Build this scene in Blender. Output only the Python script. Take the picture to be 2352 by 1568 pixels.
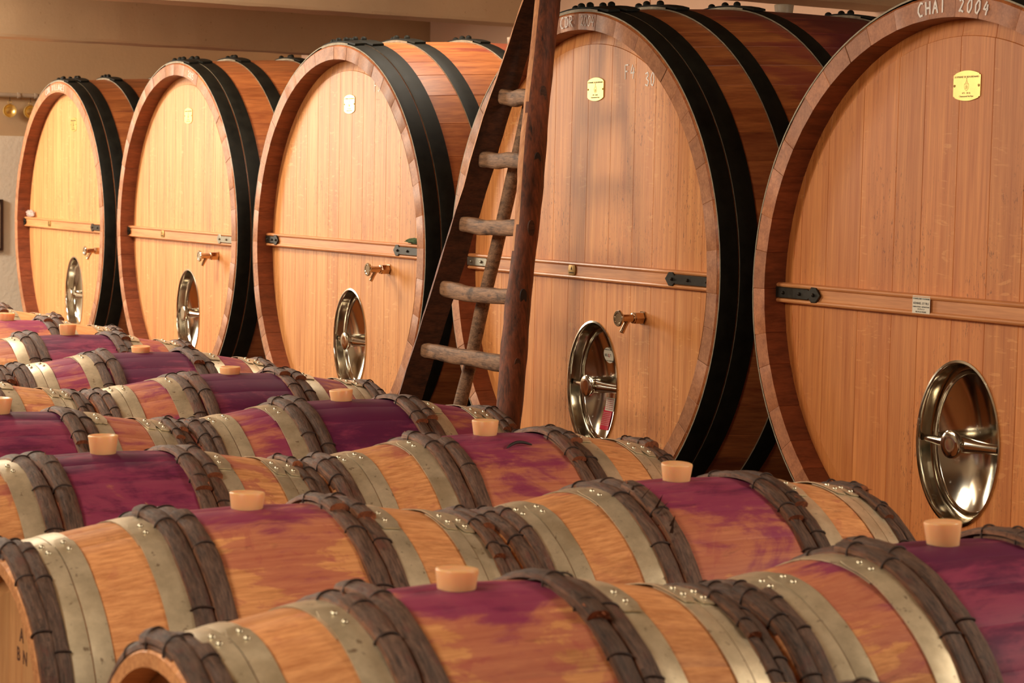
import bpy, math, random
from mathutils import Vector, Matrix, noise
random.seed(7)
PI = math.pi
sc = bpy.context.scene
for o in list(bpy.data.objects): bpy.data.objects.remove(o, do_unlink=True)
col = sc.collection

# ------------------------------------------------------------------ camera
cd = bpy.data.cameras.new('camera'); cam = bpy.data.objects.new('camera', cd); col.objects.link(cam)
cd.sensor_width = 36; cd.lens = 72.15; cd.clip_end = 60
R_ = Vector((0.86777, -0.496527, 0.020872)); U_ = Vector((0.019907, 0.076696, 0.996856)); F_ = Vector((0.496567, 0.864626, -0.076439))
cam.matrix_world = Matrix(((R_.x, U_.x, -F_.x, -1.45245), (R_.y, U_.y, -F_.y, -2.68523), (R_.z, U_.z, -F_.z, 1.40648), (0, 0, 0, 1)))
cd.dof.use_dof = True; cd.dof.focus_distance = 6.4; cd.dof.aperture_fstop = 9
sc.camera = cam
# ------------------------------------------------------------------ world, lights, exposure
w = bpy.data.worlds.new('world'); sc.world = w; w.use_nodes = True
w.node_tree.nodes['Background'].inputs[0].default_value = (1.0, 0.84, 0.66, 1)
w.node_tree.nodes['Background'].inputs[1].default_value = 0.25
sc.view_settings.view_transform = 'Standard'; sc.view_settings.look = 'None'
sc.view_settings.gamma = 1; sc.view_settings.use_curve_mapping = False
sc.view_settings.exposure = 0.12
def area(name, loc, target, size, power, color=(1, .80, .55), sy=None):
    l = bpy.data.lights.new(name, 'AREA'); l.energy = power; l.color = color
    l.size = size
    if sy: l.shape = 'RECTANGLE'; l.size_y = sy
    o = bpy.data.objects.new(name, l); col.objects.link(o); o.location = loc
    o.rotation_euler = (Vector(target) - Vector(loc)).to_track_quat('-Z', 'Y').to_euler()
    return o
LC = (1, .87, .69)
area('window_light_left', (-.4, 10.22, 1.85), (1.2, 3.0, 1.0), 2.6, 150, (1, .90, .72), 1.1)
area('ceiling_light_left', (-3.7, 7.2, 2.76), (-3.7, 7.2, 0), 3.0, 110, LC, .5)
area('ceiling_light_far', (-.3, 9.3, 2.3), (2.1, 8.6, 1.0), .5, 88, (1, .92, .82))
area('fill_light_middle', (.7, 6.2, 2.62), (1.9, 5.8, 1.1), .6, 48, LC)  # added downlight, set near the beam to brighten its face and the cask heads
area('ceiling_light_near', (-1.3, 3.9, 2.45), (2.1, 2.8, .8), 1.3, 92, LC, 1.0)
area('ceiling_light_entrance', (-2.2, -.3, 2.4), (2.0, 1.0, .9), .8, 46, LC)
area('ceiling_light_right', (3.2, -1.5, 2.6), (1.2, 1.0, .7), 1.1, 82, LC)
area('ceiling_light_over_casks', (2.3, 4.7, 2.62), (2.6, 4.9, 0), .6, 14, LC)
area('fill_light_between_beams', (.7, 7.75, 2.55), (1.2, 7.9, 0), .5, 26, LC)  # added fill lamp, lifts the far beam face and the left wall

# ------------------------------------------------------------------ helpers
def link(name, me, parent=None, loc=(0, 0, 0), rot=(0, 0, 0)):
    o = bpy.data.objects.new(name, me); col.objects.link(o); o.location = loc; o.rotation_euler = rot
    if parent: o.parent = parent
    return o
def tag(o, label, cat, group=None):
    o['label'] = label; o['category'] = cat
    if group: o['group'] = group
    return o
def thing(name, label, cat, loc, group=None):
    o = bpy.data.objects.new(name, None); col.objects.link(o); o.location = loc; o.empty_display_size = .1
    return tag(o, label, cat, group)
def mesh(name, V, F, mats, fm=None, smooth=35):
    me = bpy.data.meshes.new(name); me.from_pydata([tuple(v) for v in V], [], F)
    for m in (mats if isinstance(mats, (list, tuple)) else [mats]): me.materials.append(m)
    if fm: me.polygons.foreach_set('material_index', fm)
    if smooth:
        me.polygons.foreach_set('use_smooth', [True] * len(me.polygons)); me.set_sharp_from_angle(angle=math.radians(smooth))
    me.update(); return me
class MB:
    def __init__(s): s.V = []; s.F = []; s.M = []
    def add(s, V, F, m=0):
        b = len(s.V); s.V += [Vector(v) for v in V]; s.F += [tuple(b + i for i in f) for f in F]; s.M += [m] * len(F)
    def box(s, a, b, m=0, bev=0):
        x0, y0, z0 = a; x1, y1, z1 = b
        if bev:
            c = bev; V = []
            for (x, sx) in ((x0, 1), (x1, -1)):
                for (y, sy) in ((y0, 1), (y1, -1)):
                    for (z, sz) in ((z0, 1), (z1, -1)):
                        V += [(x, y + sy * c, z + sz * c), (x + sx * c, y, z + sz * c), (x + sx * c, y + sy * c, z)]
            import bmesh
            bm = bmesh.new()
            for v in V: bm.verts.new(v)
            bmesh.ops.convex_hull(bm, input=bm.verts[:]); bm.verts.index_update()
            s.add([v.co.copy() for v in bm.verts], [[v.index for v in f.verts] for f in bm.faces], m); bm.free(); return
        V = [(x, y, z) for x in (x0, x1) for y in (y0, y1) for z in (z0, z1)]
        s.add(V, [(0, 1, 3, 2), (4, 6, 7, 5), (0, 4, 5, 1), (2, 3, 7, 6), (0, 2, 6, 4), (1, 5, 7, 3)], m)
    def loft(s, rings, m=0, closed=True, cap0=False, cap1=False, mcap=None):
        n = len(rings[0]); V = [v for r in rings for v in r]; F = []
        for i in range(len(rings) - 1):
            for j in range(n if closed else n - 1):
                k = (j + 1) % n; F.append((i * n + j, i * n + k, (i + 1) * n + k, (i + 1) * n + j))
        s.add(V, F, m)
        b = len(s.V) - len(V)
        mc = m if mcap is None else mcap
        if cap0: s.F.append(tuple(b + j for j in range(n))[::-1]); s.M.append(mc)
        if cap1: s.F.append(tuple(b + (len(rings) - 1) * n + j for j in range(n))); s.M.append(mc)
    def tube(s, pts, r, n=8, m=0, caps=True):
        rings = []; pts = [Vector(p) for p in pts]
        for i, p in enumerate(pts):
            t = (pts[min(i + 1, len(pts) - 1)] - pts[max(i - 1, 0)]).normalized()
            a = Vector((0, 0, 1)) if abs(t.z) < .9 else Vector((1, 0, 0)); u = t.cross(a).normalized(); v = t.cross(u)
            rr = r[i] if isinstance(r, (list, tuple)) else r
            rings.append([p + (u * math.cos(2 * PI * k / n) + v * math.sin(2 * PI * k / n)) * rr for k in range(n)])
        s.loft(rings, m, True, caps, caps)
    def lathe(s, prof, axis='X', o=(0, 0, 0), n=24, m=0, sgn=1, phase=0, hexf=False):
        # prof: (along, radius)
        rings = []
        for (a, r) in prof:
            ring = []
            for k in range(n):
                t = 2 * PI * k / n + phase; c, d = math.cos(t) * r, math.sin(t) * r
                ring.append(Vector(o) + (Vector((sgn * a, c, d)) if axis == 'X' else Vector((c, d, sgn * a))))
            rings.append(ring)
        s.loft(rings, m, True, True, True)
    def build(s, name, mats, smooth=35): return mesh(name, s.V, s.F, mats, s.M, smooth)
import bmesh
def fixn(me):
    bm = bmesh.new(); bm.from_mesh(me); bmesh.ops.recalc_face_normals(bm, faces=bm.faces); bm.to_mesh(me); bm.free(); return me

# ------------------------------------------------------------------ materials
def mat(name):
    m = bpy.data.materials.new(name); m.use_nodes = True; nt = m.node_tree
    return m, nt, nt.nodes['Principled BSDF']
def nd(nt, typ, **k):
    n = nt.nodes.new(typ)
    for a, v in k.items():
        if a.startswith('i_'): n.inputs[int(a[2:]) if a[2:].isdigit() else a[2:].replace('_', ' ')].default_value = v
        else: setattr(n, a, v)
    return n
def L(nt, a, b): nt.links.new(a, b)
def s2l(c): return tuple(((x / 255) / 12.92 if x / 255 <= .04045 else ((x / 255 + .055) / 1.055) ** 2.4) for x in c) + (1,)
def ramp(nt, fac, stops):
    r = nd(nt, 'ShaderNodeValToRGB'); e = r.color_ramp.elements
    while len(e) < len(stops): e.new(.5)
    for i, (p, c) in enumerate(stops): e[i].position = p; e[i].color = c if len(c) == 4 else s2l(c)
    L(nt, fac, r.inputs[0]); return r.outputs[0]
def coords(nt, scale, out='Object', off=None):
    tc = nd(nt, 'ShaderNodeTexCoord'); mp = nd(nt, 'ShaderNodeMapping'); mp.inputs['Scale'].default_value = scale
    L(nt, tc.outputs[out], mp.inputs[0])
    if off is not None: L(nt, off, mp.inputs['Location'])
    return mp.outputs[0]
def noisen(nt, vec, scale=1, detail=6, rough=.6, dist=0):
    n = nd(nt, 'ShaderNodeTexNoise'); n.inputs['Scale'].default_value = scale; n.inputs['Detail'].default_value = detail
    n.inputs['Roughness'].default_value = rough; n.inputs['Distortion'].default_value = dist
    L(nt, vec, n.inputs['Vector']); return n.outputs['Fac']
def math_(nt, op, a, b=None, c=None, clamp=False):
    n = nd(nt, 'ShaderNodeMath', operation=op); n.use_clamp = clamp
    for i, x in enumerate((a, b, c)):
        if x is None: continue
        if isinstance(x, (int, float)): n.inputs[i].default_value = x
        else: L(nt, x, n.inputs[i])
    return n.outputs[0]
def mix(nt, fac, a, b, mode='MIX'):
    n = nd(nt, 'ShaderNodeMix', data_type='RGBA', blend_type=mode)
    if isinstance(fac, (int, float)): n.inputs[0].default_value = fac
    else: L(nt, fac, n.inputs[0])
    for i, x in ((6, a), (7, b)):
        if isinstance(x, tuple): n.inputs[i].default_value = x
        else: L(nt, x, n.inputs[i])
    return n.outputs[2]
def smooth(nt, x, a, b):
    n = nd(nt, 'ShaderNodeMapRange', interpolation_type='SMOOTHSTEP')
    L(nt, x, n.inputs[0]); n.inputs[1].default_value = a; n.inputs[2].default_value = b; return n.outputs[0]
def bump(nt, bs, h, s=.3, d=.002):
    b = nd(nt, 'ShaderNodeBump'); b.inputs['Strength'].default_value = s; b.inputs['Distance'].default_value = d
    L(nt, h, b.inputs['Height']); L(nt, b.outputs[0], bs.inputs['Normal'])
def seedvec(nt, k=37.0):
    oi = nd(nt, 'ShaderNodeObjectInfo'); cx = nd(nt, 'ShaderNodeCombineXYZ')
    r = math_(nt, 'MULTIPLY', oi.outputs['Random'], k); L(nt, r, cx.inputs[0]); L(nt, r, cx.inputs[1]); L(nt, r, cx.inputs[2])
    return cx.outputs[0], oi

def wood(name, light, dark, scale, rough=.45, coat=.0, tone=.18, blot=None, rays=False, bstr=.25, useobj=False):
    m, nt, bs = mat(name); sv, oi = seedvec(nt)
    g1 = noisen(nt, coords(nt, scale, off=sv), 1, 8, .65, .3)
    g2 = noisen(nt, coords(nt, tuple(x * 4.5 for x in scale), off=sv), 1, 3, .6)
    f = math_(nt, 'ADD', math_(nt, 'MULTIPLY', g1, .65), math_(nt, 'MULTIPLY', g2, .35))
    c = ramp(nt, f, [(.33, dark), (.66, light)])
    t = math_(nt, 'ADD', math_(nt, 'MULTIPLY', oi.outputs['Random'], tone), 1 - tone * .6)
    c = mix(nt, 1.0, c, nd_rgb(nt, t), 'MULTIPLY')
    if blot:
        b = noisen(nt, coords(nt, blot[1], off=sv), 1, 5, .6)
        c = mix(nt, math_(nt, 'MULTIPLY', smooth(nt, b, .52, .72), blot[2]), c, s2l(blot[0]))
    if rays:
        spk = math_(nt, 'MULTIPLY', smooth(nt, noisen(nt, coords(nt, (60, 150, 45), off=sv), 1, 4, .7), .57, .66), smooth(nt, noisen(nt, coords(nt, (3, 5, 3)), 1, 3, .5), .48, .66))
        c = mix(nt, math_(nt, 'MULTIPLY', spk, .75), c, s2l((120, 66, 36)))
        # pale medullary flecks lying across the grain
        wv = noisen(nt, coords(nt, (20, 17, 75), off=sv), 1, 2, .5, 1.2)
        area_ = smooth(nt, noisen(nt, coords(nt, (3, 6, 1.2), off=sv), 1, 2, .5), .5, .62)
        fl = math_(nt, 'MULTIPLY', smooth(nt, wv, .60, .68), area_)
        c = mix(nt, math_(nt, 'MULTIPLY', fl, .42), c, s2l((245, 190, 125)))
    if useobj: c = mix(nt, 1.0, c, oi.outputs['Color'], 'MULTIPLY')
    L(nt, c, bs.inputs['Base Color']); bs.inputs['Roughness'].default_value = rough
    bs.inputs['Coat Weight'].default_value = coat; bs.inputs['Coat Roughness'].default_value = .28
    bump(nt, bs, f, bstr, .0015)
    return m
def nd_rgb(nt, v):
    c = nd(nt, 'ShaderNodeCombineColor')
    for i in range(3): L(nt, v, c.inputs[i])
    return c.outputs[0]
def simple(name, c, rough=.5, metal=0, var=.2, sc_=12, rvar=0, bstr=.15, coat=0):
    m, nt, bs = mat(name); sv, oi = seedvec(nt)
    n = noisen(nt, coords(nt, (sc_,) * 3, off=sv), 1, 6, .65)
    cc = s2l(c); lo = tuple(x * (1 - var) for x in cc[:3]) + (1,); hi = tuple(min(1, x * (1 + var)) for x in cc[:3]) + (1,)
    L(nt, ramp(nt, n, [(.3, lo), (.7, hi)]), bs.inputs['Base Color'])
    bs.inputs['Metallic'].default_value = metal; bs.inputs['Coat Weight'].default_value = coat
    if rvar:
        L(nt, math_(nt, 'ADD', math_(nt, 'MULTIPLY', n, rvar), rough - rvar * .5), bs.inputs['Roughness'])
    else: bs.inputs['Roughness'].default_value = rough
    if bstr: bump(nt, bs, n, bstr, .001)
    return m

M = {}
M['head_oak'] = wood('head_oak', (238, 170, 102), (192, 114, 56), (3, 46, 1.4), .5, .08, .12, ((168, 102, 60), (2, 9, 1.2), .4), True, .22, True)
M['rim_oak'] = wood('rim_oak', (200, 142, 100), (146, 92, 60), (6, 30, 30), .55, .1, .3, ((120, 62, 40), (3, 12, 12), .4), bstr=.3, useobj=True)
M['rim_inner_shaded'] = wood('rim_inner_shaded', (150, 82, 50), (96, 44, 26), (6, 30, 30), .5, .1, .3, bstr=.3)  # reddish inner wood, with the shade inside the rim darkened into its colour
M['bar_oak'] = wood('bar_oak', (232, 162, 102), (182, 112, 64), (20, 1.6, 40), .45, .3, .05)
M['cask_oak'] = wood('cask_oak', (212, 132, 74), (142, 72, 40), (2.2, 26, 26), .45, .12, .25, ((120, 52, 40), (1.6, 9, 9), .6), bstr=.25)
def cask_stain(m):
    nt = m.node_tree; bs = nt.nodes['Principled BSDF']; src = bs.inputs['Base Color'].links[0].from_socket
    oi = nd(nt, 'ShaderNodeObjectInfo'); tc = nd(nt, 'ShaderNodeTexCoord'); x = nd(nt, 'ShaderNodeSeparateXYZ'); L(nt, tc.outputs['Object'], x.inputs[0])
    d = math_(nt, 'ADD', math_(nt, 'MULTIPLY', math_(nt, 'ABSOLUTE', math_(nt, 'SUBTRACT', x.outputs[0], .85)), 2.0), math_(nt, 'MULTIPLY', math_(nt, 'SUBTRACT', .88, x.outputs[2]), 1.5))
    n = noisen(nt, coords(nt, (2.2, 5, 5)), 1, 6, .62, .6); n2 = noisen(nt, coords(nt, (2.5, 22, 22)), 1, 4, .6)
    f = math_(nt, 'SUBTRACT', math_(nt, 'ADD', oi.outputs['Alpha'], math_(nt, 'ADD', math_(nt, 'MULTIPLY', math_(nt, 'SUBTRACT', n, .5), 2.6), math_(nt, 'MULTIPLY', math_(nt, 'SUBTRACT', n2, .5), .8))), d)
    c = mix(nt, math_(nt, 'MULTIPLY', smooth(nt, f, .0, .25), .55), src, s2l((140, 52, 56))); c = mix(nt, math_(nt, 'MULTIPLY', smooth(nt, f, .45, 1.0), .8), c, s2l((86, 20, 40)))
    L(nt, c, bs.inputs['Base Color'])
cask_stain(M['cask_oak'])

# barrel oak with the wine stain spreading from the bung; object colour = (stain amount, seed, tone)
def barrel_wood():
    m, nt, bs = mat('barrel_oak'); oi = nd(nt, 'ShaderNodeObjectInfo'); sp = nd(nt, 'ShaderNodeSeparateColor'); L(nt, oi.outputs['Color'], sp.inputs[0])
    off = nd(nt, 'ShaderNodeCombineXYZ'); s = math_(nt, 'MULTIPLY', sp.outputs[1], 50)
    L(nt, s, off.inputs[0]); L(nt, s, off.inputs[1]); L(nt, s, off.inputs[2]); off = off.outputs[0]
    g = noisen(nt, coords(nt, (5, 105, 105), off=off), 1, 7, .7, .15)
    c = ramp(nt, g, [(.30, (186, 118, 72)), (.64, (234, 168, 112))])
    t = math_(nt, 'ADD', math_(nt, 'MULTIPLY', oi.outputs['Random'], .16), .90)
    c = mix(nt, 1, c, nd_rgb(nt, t), 'MULTIPLY')
    dirt = smooth(nt, noisen(nt, coords(nt, (5, 22, 22), off=off), 1, 6, .7), .56, .74)
    c = mix(nt, math_(nt, 'MULTIPLY', dirt, .4), c, s2l((120, 62, 40)))
    tc = nd(nt, 'ShaderNodeTexCoord'); xyz = nd(nt, 'ShaderNodeSeparateXYZ'); L(nt, tc.outputs['Object'], xyz.inputs[0])
    axa = math_(nt, 'ABSOLUTE', xyz.outputs[0]); ax = math_(nt, 'ADD', math_(nt, 'MULTIPLY', axa, 1.6), math_(nt, 'MULTIPLY', smooth(nt, axa, .14, .24), .75))
    dz = math_(nt, 'MULTIPLY', math_(nt, 'SUBTRACT', .35, xyz.outputs[2]), 2.6)
    n1 = noisen(nt, coords(nt, (4.5, 8, 8), off=off), 1, 7, .65, .7)
    n2 = noisen(nt, coords(nt, (4, 44, 44), off=off), 1, 5, .65, .2)
    n3 = noisen(nt, coords(nt, (7, 26, 26), off=off), 1, 6, .7, .5)
    pt = noisen(nt, coords(nt, (9, 9, 9), off=off), 1.3, 5, .6, 1.0)
    nn = math_(nt, 'ADD', math_(nt, 'MULTIPLY', math_(nt, 'SUBTRACT', n1, .5), 3.0), math_(nt, 'MULTIPLY', math_(nt, 'SUBTRACT', n2, .5), 1.1))
    f = math_(nt, 'SUBTRACT', math_(nt, 'ADD', math_(nt, 'MULTIPLY', sp.outputs[0], 1.9), math_(nt, 'ADD', nn, math_(nt, 'MULTIPLY', smooth(nt, xyz.outputs[2], .315, .352), .55))), math_(nt, 'ADD', ax, dz))
    a1 = smooth(nt, f, .0, .16); a2 = smooth(nt, f, .35, .95); a3 = smooth(nt, math_(nt, 'ADD', f, math_(nt, 'MULTIPLY', math_(nt, 'SUBTRACT', n3, .5), 2.2)), 1.0, 1.9)
    pp = math_(nt, 'MULTIPLY', smooth(nt, pt, .56, .62), smooth(nt, f, -1.1, -.2))
    c = mix(nt, math_(nt, 'MULTIPLY', pp, .35), c, s2l((168, 78, 78)))
    c = mix(nt, math_(nt, 'MULTIPLY', a1, .55), c, s2l((172, 84, 84)))
    c = mix(nt, math_(nt, 'MULTIPLY', a2, .82), c, s2l((134, 36, 90)))
    c = mix(nt, math_(nt, 'MULTIPLY', a3, .8), c, s2l((76, 20, 62)))
    c = mix(nt, math_(nt, 'MULTIPLY', smooth(nt, n3, .58, .72), .35), c, s2l((84, 40, 36)))
    L(nt, c, bs.inputs['Base Color'])
    bs.inputs['Roughness'].default_value = .58; bs.inputs['Specular IOR Level'].default_value = .25
    bump(nt, bs, g, .15, .001); return m
M['barrel_oak'] = barrel_wood()
M['barrel_head'] = wood('barrel_head', (226, 170, 112), (196, 132, 82), (2, 40, 3), .55, 0, .12)
def zinc():
    m, nt, bs = mat('zinc'); sv, oi = seedvec(nt)
    n = noisen(nt, coords(nt, (14, 14, 14), off=sv), 1, 7, .7); sp = noisen(nt, coords(nt, (60, 60, 60), off=sv), 1, 3, .6)
    c = ramp(nt, n, [(.3, (190, 178, 150)), (.7, (236, 222, 192))])
    c = mix(nt, math_(nt, 'MULTIPLY', smooth(nt, sp, .63, .72), .65), c, s2l((110, 78, 56)))
    big = smooth(nt, noisen(nt, coords(nt, (4, 6, 6), off=sv), 1, 4, .6), .55, .7)
    c = mix(nt, math_(nt, 'MULTIPLY', big, .3), c, s2l((150, 120, 70)))
    L(nt, c, bs.inputs['Base Color']); bs.inputs['Metallic'].default_value = .6
    L(nt, math_(nt, 'ADD', math_(nt, 'MULTIPLY', n, .25), .26), bs.inputs['Roughness']); bump(nt, bs, n, .12, .001); return m
M['zinc'] = zinc()
M['rivet_zinc'] = simple('rivet_zinc', (215, 208, 185), .25, .9, .1)
def barkm(name, light, dark, patch):
    m, nt, bs = mat(name); oi = nd(nt, 'ShaderNodeObjectInfo'); tc = nd(nt, 'ShaderNodeTexCoord'); x = nd(nt, 'ShaderNodeSeparateXYZ'); L(nt, tc.outputs['Object'], x.inputs[0])
    an = math_(nt, 'ARCTAN2', x.outputs[1], x.outputs[2]); ra = math_(nt, 'SQRT', math_(nt, 'ADD', math_(nt, 'MULTIPLY', x.outputs[1], x.outputs[1]), math_(nt, 'MULTIPLY', x.outputs[2], x.outputs[2])))
    def vec(a, b, c_, k):
        v = nd(nt, 'ShaderNodeCombineXYZ'); r = math_(nt, 'MULTIPLY', oi.outputs['Random'], k)
        L(nt, math_(nt, 'MULTIPLY_ADD', x.outputs[0], a, r), v.inputs[0]); L(nt, math_(nt, 'MULTIPLY_ADD', an, b, r), v.inputs[1]); L(nt, math_(nt, 'MULTIPLY', ra, c_), v.inputs[2]); return v.outputs[0]
    g = noisen(nt, vec(190, 9, 190, 31), 1, 7, .7, .4); p = noisen(nt, vec(45, 7, 45, 17), 1, 5, .65); q = noisen(nt, vec(60, 22, 60, 23), 1, 4, .7)
    c = ramp(nt, g, [(.34, dark), (.66, light)])
    c = mix(nt, math_(nt, 'MULTIPLY', smooth(nt, p, .54, .66), .6), c, s2l(patch)); c = mix(nt, math_(nt, 'MULTIPLY', smooth(nt, q, .60, .70), .5), c, s2l((26, 17, 14)))
    t = math_(nt, 'ADD', math_(nt, 'MULTIPLY', oi.outputs['Random'], .5), .75); c = mix(nt, 1, c, nd_rgb(nt, t), 'MULTIPLY')
    L(nt, c, bs.inputs['Base Color']); bs.inputs['Roughness'].default_value = .55
    bump(nt, bs, math_(nt, 'ADD', g, math_(nt, 'MULTIPLY', q, .8)), .9, .004); return m
M['bark'] = barkm('chestnut_bark', (122, 92, 76), (46, 30, 24), (104, 56, 44))
M['split_side'] = barkm('split_side', (150, 100, 70), (62, 38, 28), (120, 70, 48))
M['cut_wood'] = wood('cut_wood', (176, 104, 64), (92, 46, 30), (60, 60, 60), .8, 0, .1, bstr=.8)
M['wicker'] = simple('wicker', (52, 32, 24), .7, 0, .4, 90)
M['iron'] = simple('black_iron', (25, 24, 18), .62, .0, .6, 16, .2, .3)
M['iron'].node_tree.nodes['Principled BSDF'].inputs['Specular IOR Level'].default_value = .2
M['iron_edge'] = simple('worn_edge', (150, 138, 116), .6, .3, .3, 40)
M['forged'] = simple('forged_iron', (50, 48, 42), .38, .5, .3, 60, .2, .4)
M['forged_grey'] = simple('forged_grey', (150, 145, 130), .35, .8, .2, 50, .2, .3)
M['brass'] = simple('brass', (236, 208, 130), .34, .75, .08, 20, .1, .03)
M['dull_brass'] = simple('dull_brass', (168, 132, 70), .45, .7, .25, 60)
M['engraving'] = simple('engraving', (62, 48, 26), .6, 0, .1)
M['steel'] = None
def steel():
    m, nt, bs = mat('polished_steel'); n = noisen(nt, coords(nt, (26, 26, 26)), 1, 8, .75)
    sp = smooth(nt, n, .58, .72)
    L(nt, mix(nt, math_(nt, 'MULTIPLY', sp, .35), s2l((206, 200, 186)), s2l((150, 138, 120))), bs.inputs['Base Color'])
    bs.inputs['Metallic'].default_value = 1
    L(nt, math_(nt, 'ADD', math_(nt, 'MULTIPLY', sp, .3), .12), bs.inputs['Roughness']); return m
M['steel'] = steel()
M['bronze_steel'] = simple('tap_metal', (196, 168, 140), .2, 1, .1, 20, .1, 0)
def bungm():
    m, nt, bs = mat('silicone'); bs.inputs['Base Color'].default_value = s2l((240, 186, 136)); bs.inputs['Roughness'].default_value = .3
    bs.inputs['Subsurface Weight'].default_value = .85; bs.inputs['Subsurface Radius'].default_value = (.02, .009, .004); bs.inputs['Subsurface Scale'].default_value = 1.0
    return m
M['silicone'] = bungm()
def chalkm(name, c, thr):
    m, nt, bs = mat(name); bs.inputs['Base Color'].default_value = s2l(c); bs.inputs['Roughness'].default_value = .6
    n = noisen(nt, coords(nt, (260, 260, 260)), 1, 3, .6); L(nt, smooth(nt, n, thr, thr + .1), bs.inputs['Alpha']); return m
M['chalk'] = chalkm('chalk', (255, 248, 240), .26); M['faint_chalk'] = chalkm('faint_chalk', (220, 180, 150), .50)
M['white_paint'] = simple('white_label', (232, 226, 208), .4, 0, .04)
M['red_label'] = simple('red_label', (205, 22, 62), .3, 0, .08)
M['ink'] = simple('ink', (40, 32, 30), .6, 0, .1); M['stencil'] = simple('stencil_brand', (92, 52, 34), .8, 0, .3, 80)
M['ladder_bark'] = wood('ladder_bark', (150, 80, 48), (30, 19, 14), (34, 34, 5), .6, 0, .1, ((40, 26, 20), (14, 14, 3), .7), bstr=1.0)
M['ladder_sawn'] = wood('ladder_sawn', (104, 62, 40), (40, 24, 17), (14, 14, 50), .65, 0, .1, ((34, 22, 17), (10, 10, 5), .7), bstr=.6)
M['ladder_bare_lit'] = wood('ladder_bare_lit', (236, 172, 118), (170, 104, 66), (30, 30, 4), .6, 0, .1, bstr=.5)  # pale bare edge of the rails, with lamp light painted into the colour
M['rung_wood'] = wood('rung_wood', (178, 134, 98), (58, 38, 28), (60, 9, 70), .65, 0, .15, ((44, 28, 22), (18, 12, 26), .85), bstr=1.0)
def plaster(name, c, var, marks=.0, rough=.9, bs_=.35):
    m, nt, bs = mat(name); n = noisen(nt, coords(nt, (1.3,) * 3), 1, 6, .6); n2 = noisen(nt, coords(nt, (40,) * 3), 1, 5, .7)
    cc = s2l(c); c0 = ramp(nt, n, [(.3, tuple(x * (1 - var) for x in cc[:3]) + (1,)), (.7, tuple(x * (1 + var * .6) for x in cc[:3]) + (1,))])
    if marks: c0 = mix(nt, math_(nt, 'MULTIPLY', smooth(nt, n2, .62, .7), marks), c0, s2l((90, 58, 40)))
    L(nt, c0, bs.inputs['Base Color']); bs.inputs['Roughness'].default_value = rough; bump(nt, bs, n2, bs_, .004); return m
M['concrete'] = plaster('beam_concrete', (200, 174, 140), .14, .5)
M['wall_tan'] = plaster('wall_tan', (188, 158, 120), .08, .15)
M['wall_pink'] = plaster('wall_pink', (232, 192, 162), .06, .1)
M['wall_cream'] = plaster('wall_cream', (226, 214, 192), .06, .1, bs_=.9)
M['floor'] = plaster('floor_concrete', (112, 90, 74), .25, .3)
M['timber'] = wood('cradle_timber', (128, 92, 62), (78, 50, 34), (4, 30, 30), .7)
M['pvc'] = simple('pipe_plastic', (168, 150, 128), .45, 0, .1)
M['paper'] = simple('paper', (176, 150, 116), .8, 0, .12, 8); M['frame'] = simple('frame_wood', (52, 32, 22), .5, 0, .2)

# ------------------------------------------------------------------ the room
def struct(name, me, parent=None):
    o = link(name, me, parent); o['kind'] = 'structure'; return o
def boxm(name, a, b, m, bev=0):
    mb = MB(); mb.box(a, b, 0, bev); return mb.build(name, m, 0)
XW, YE = 4.3, 10.3
struct('floor', boxm('floor', (-6, -6, -.1), (XW, YE, 0), M['floor']))
struct('ceiling', boxm('ceiling', (-6, -6, 2.8), (XW, YE, 2.9), M['wall_tan']))
wb = MB(); wb.box((XW, -6, 0), (XW + .15, 6.005, 2.8)); wb.box((XW, 6.015, 0), (XW + .15, YE + .15, 2.8)); wb.box((XW + .012, 6.0, 0), (XW + .15, 6.02, 2.8))
struct('wall_back', wb.build('wall_back', M['wall_pink'], 0))
struct('wall_left', boxm('wall_left', (-6, YE, 0), (XW, YE + .15, 2.8), M['wall_tan']))
struct('wall_front', boxm('wall_front', (-6.15, -6, 0), (-6, YE, 2.8), M['wall_cream']))
struct('wall_right', boxm('wall_right', (-6, -6.15, 0), (XW, -6, 2.8), M['wall_cream']))
struct('trim_1', boxm('dado', (-6, YE - .02, 0), (XW, YE, 1.645), M['wall_cream']))
def rough_beam(name, y0, y1, z0):
    mb = MB(); n = 90; rings = []
    for i in range(n + 1):
        x = -6 + (XW + 6) * i / n
        j = lambda k: noise.noise(Vector((x * 6, k * 3.1, y0))) * .004
        rings.append([(x, y0, 2.8), (x, y0 + j(1), z0 + .015), (x, y0 + .004 + j(5), z0 + j(2)), (x, y1, z0 + j(3)), (x, y1, 2.8)])
    mb.loft(rings, 0, False); struct(name, fixn(mb.build(name, M['concrete'], 0)))
rough_beam('trim_2', 8.40, 8.62, 2.145); rough_beam('trim_3', 7.10, 7.36, 2.28); rough_beam('trim_4', 4.0, 4.26, 2.175); rough_beam('trim_5', .8, 1.06, 2.3)

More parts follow.
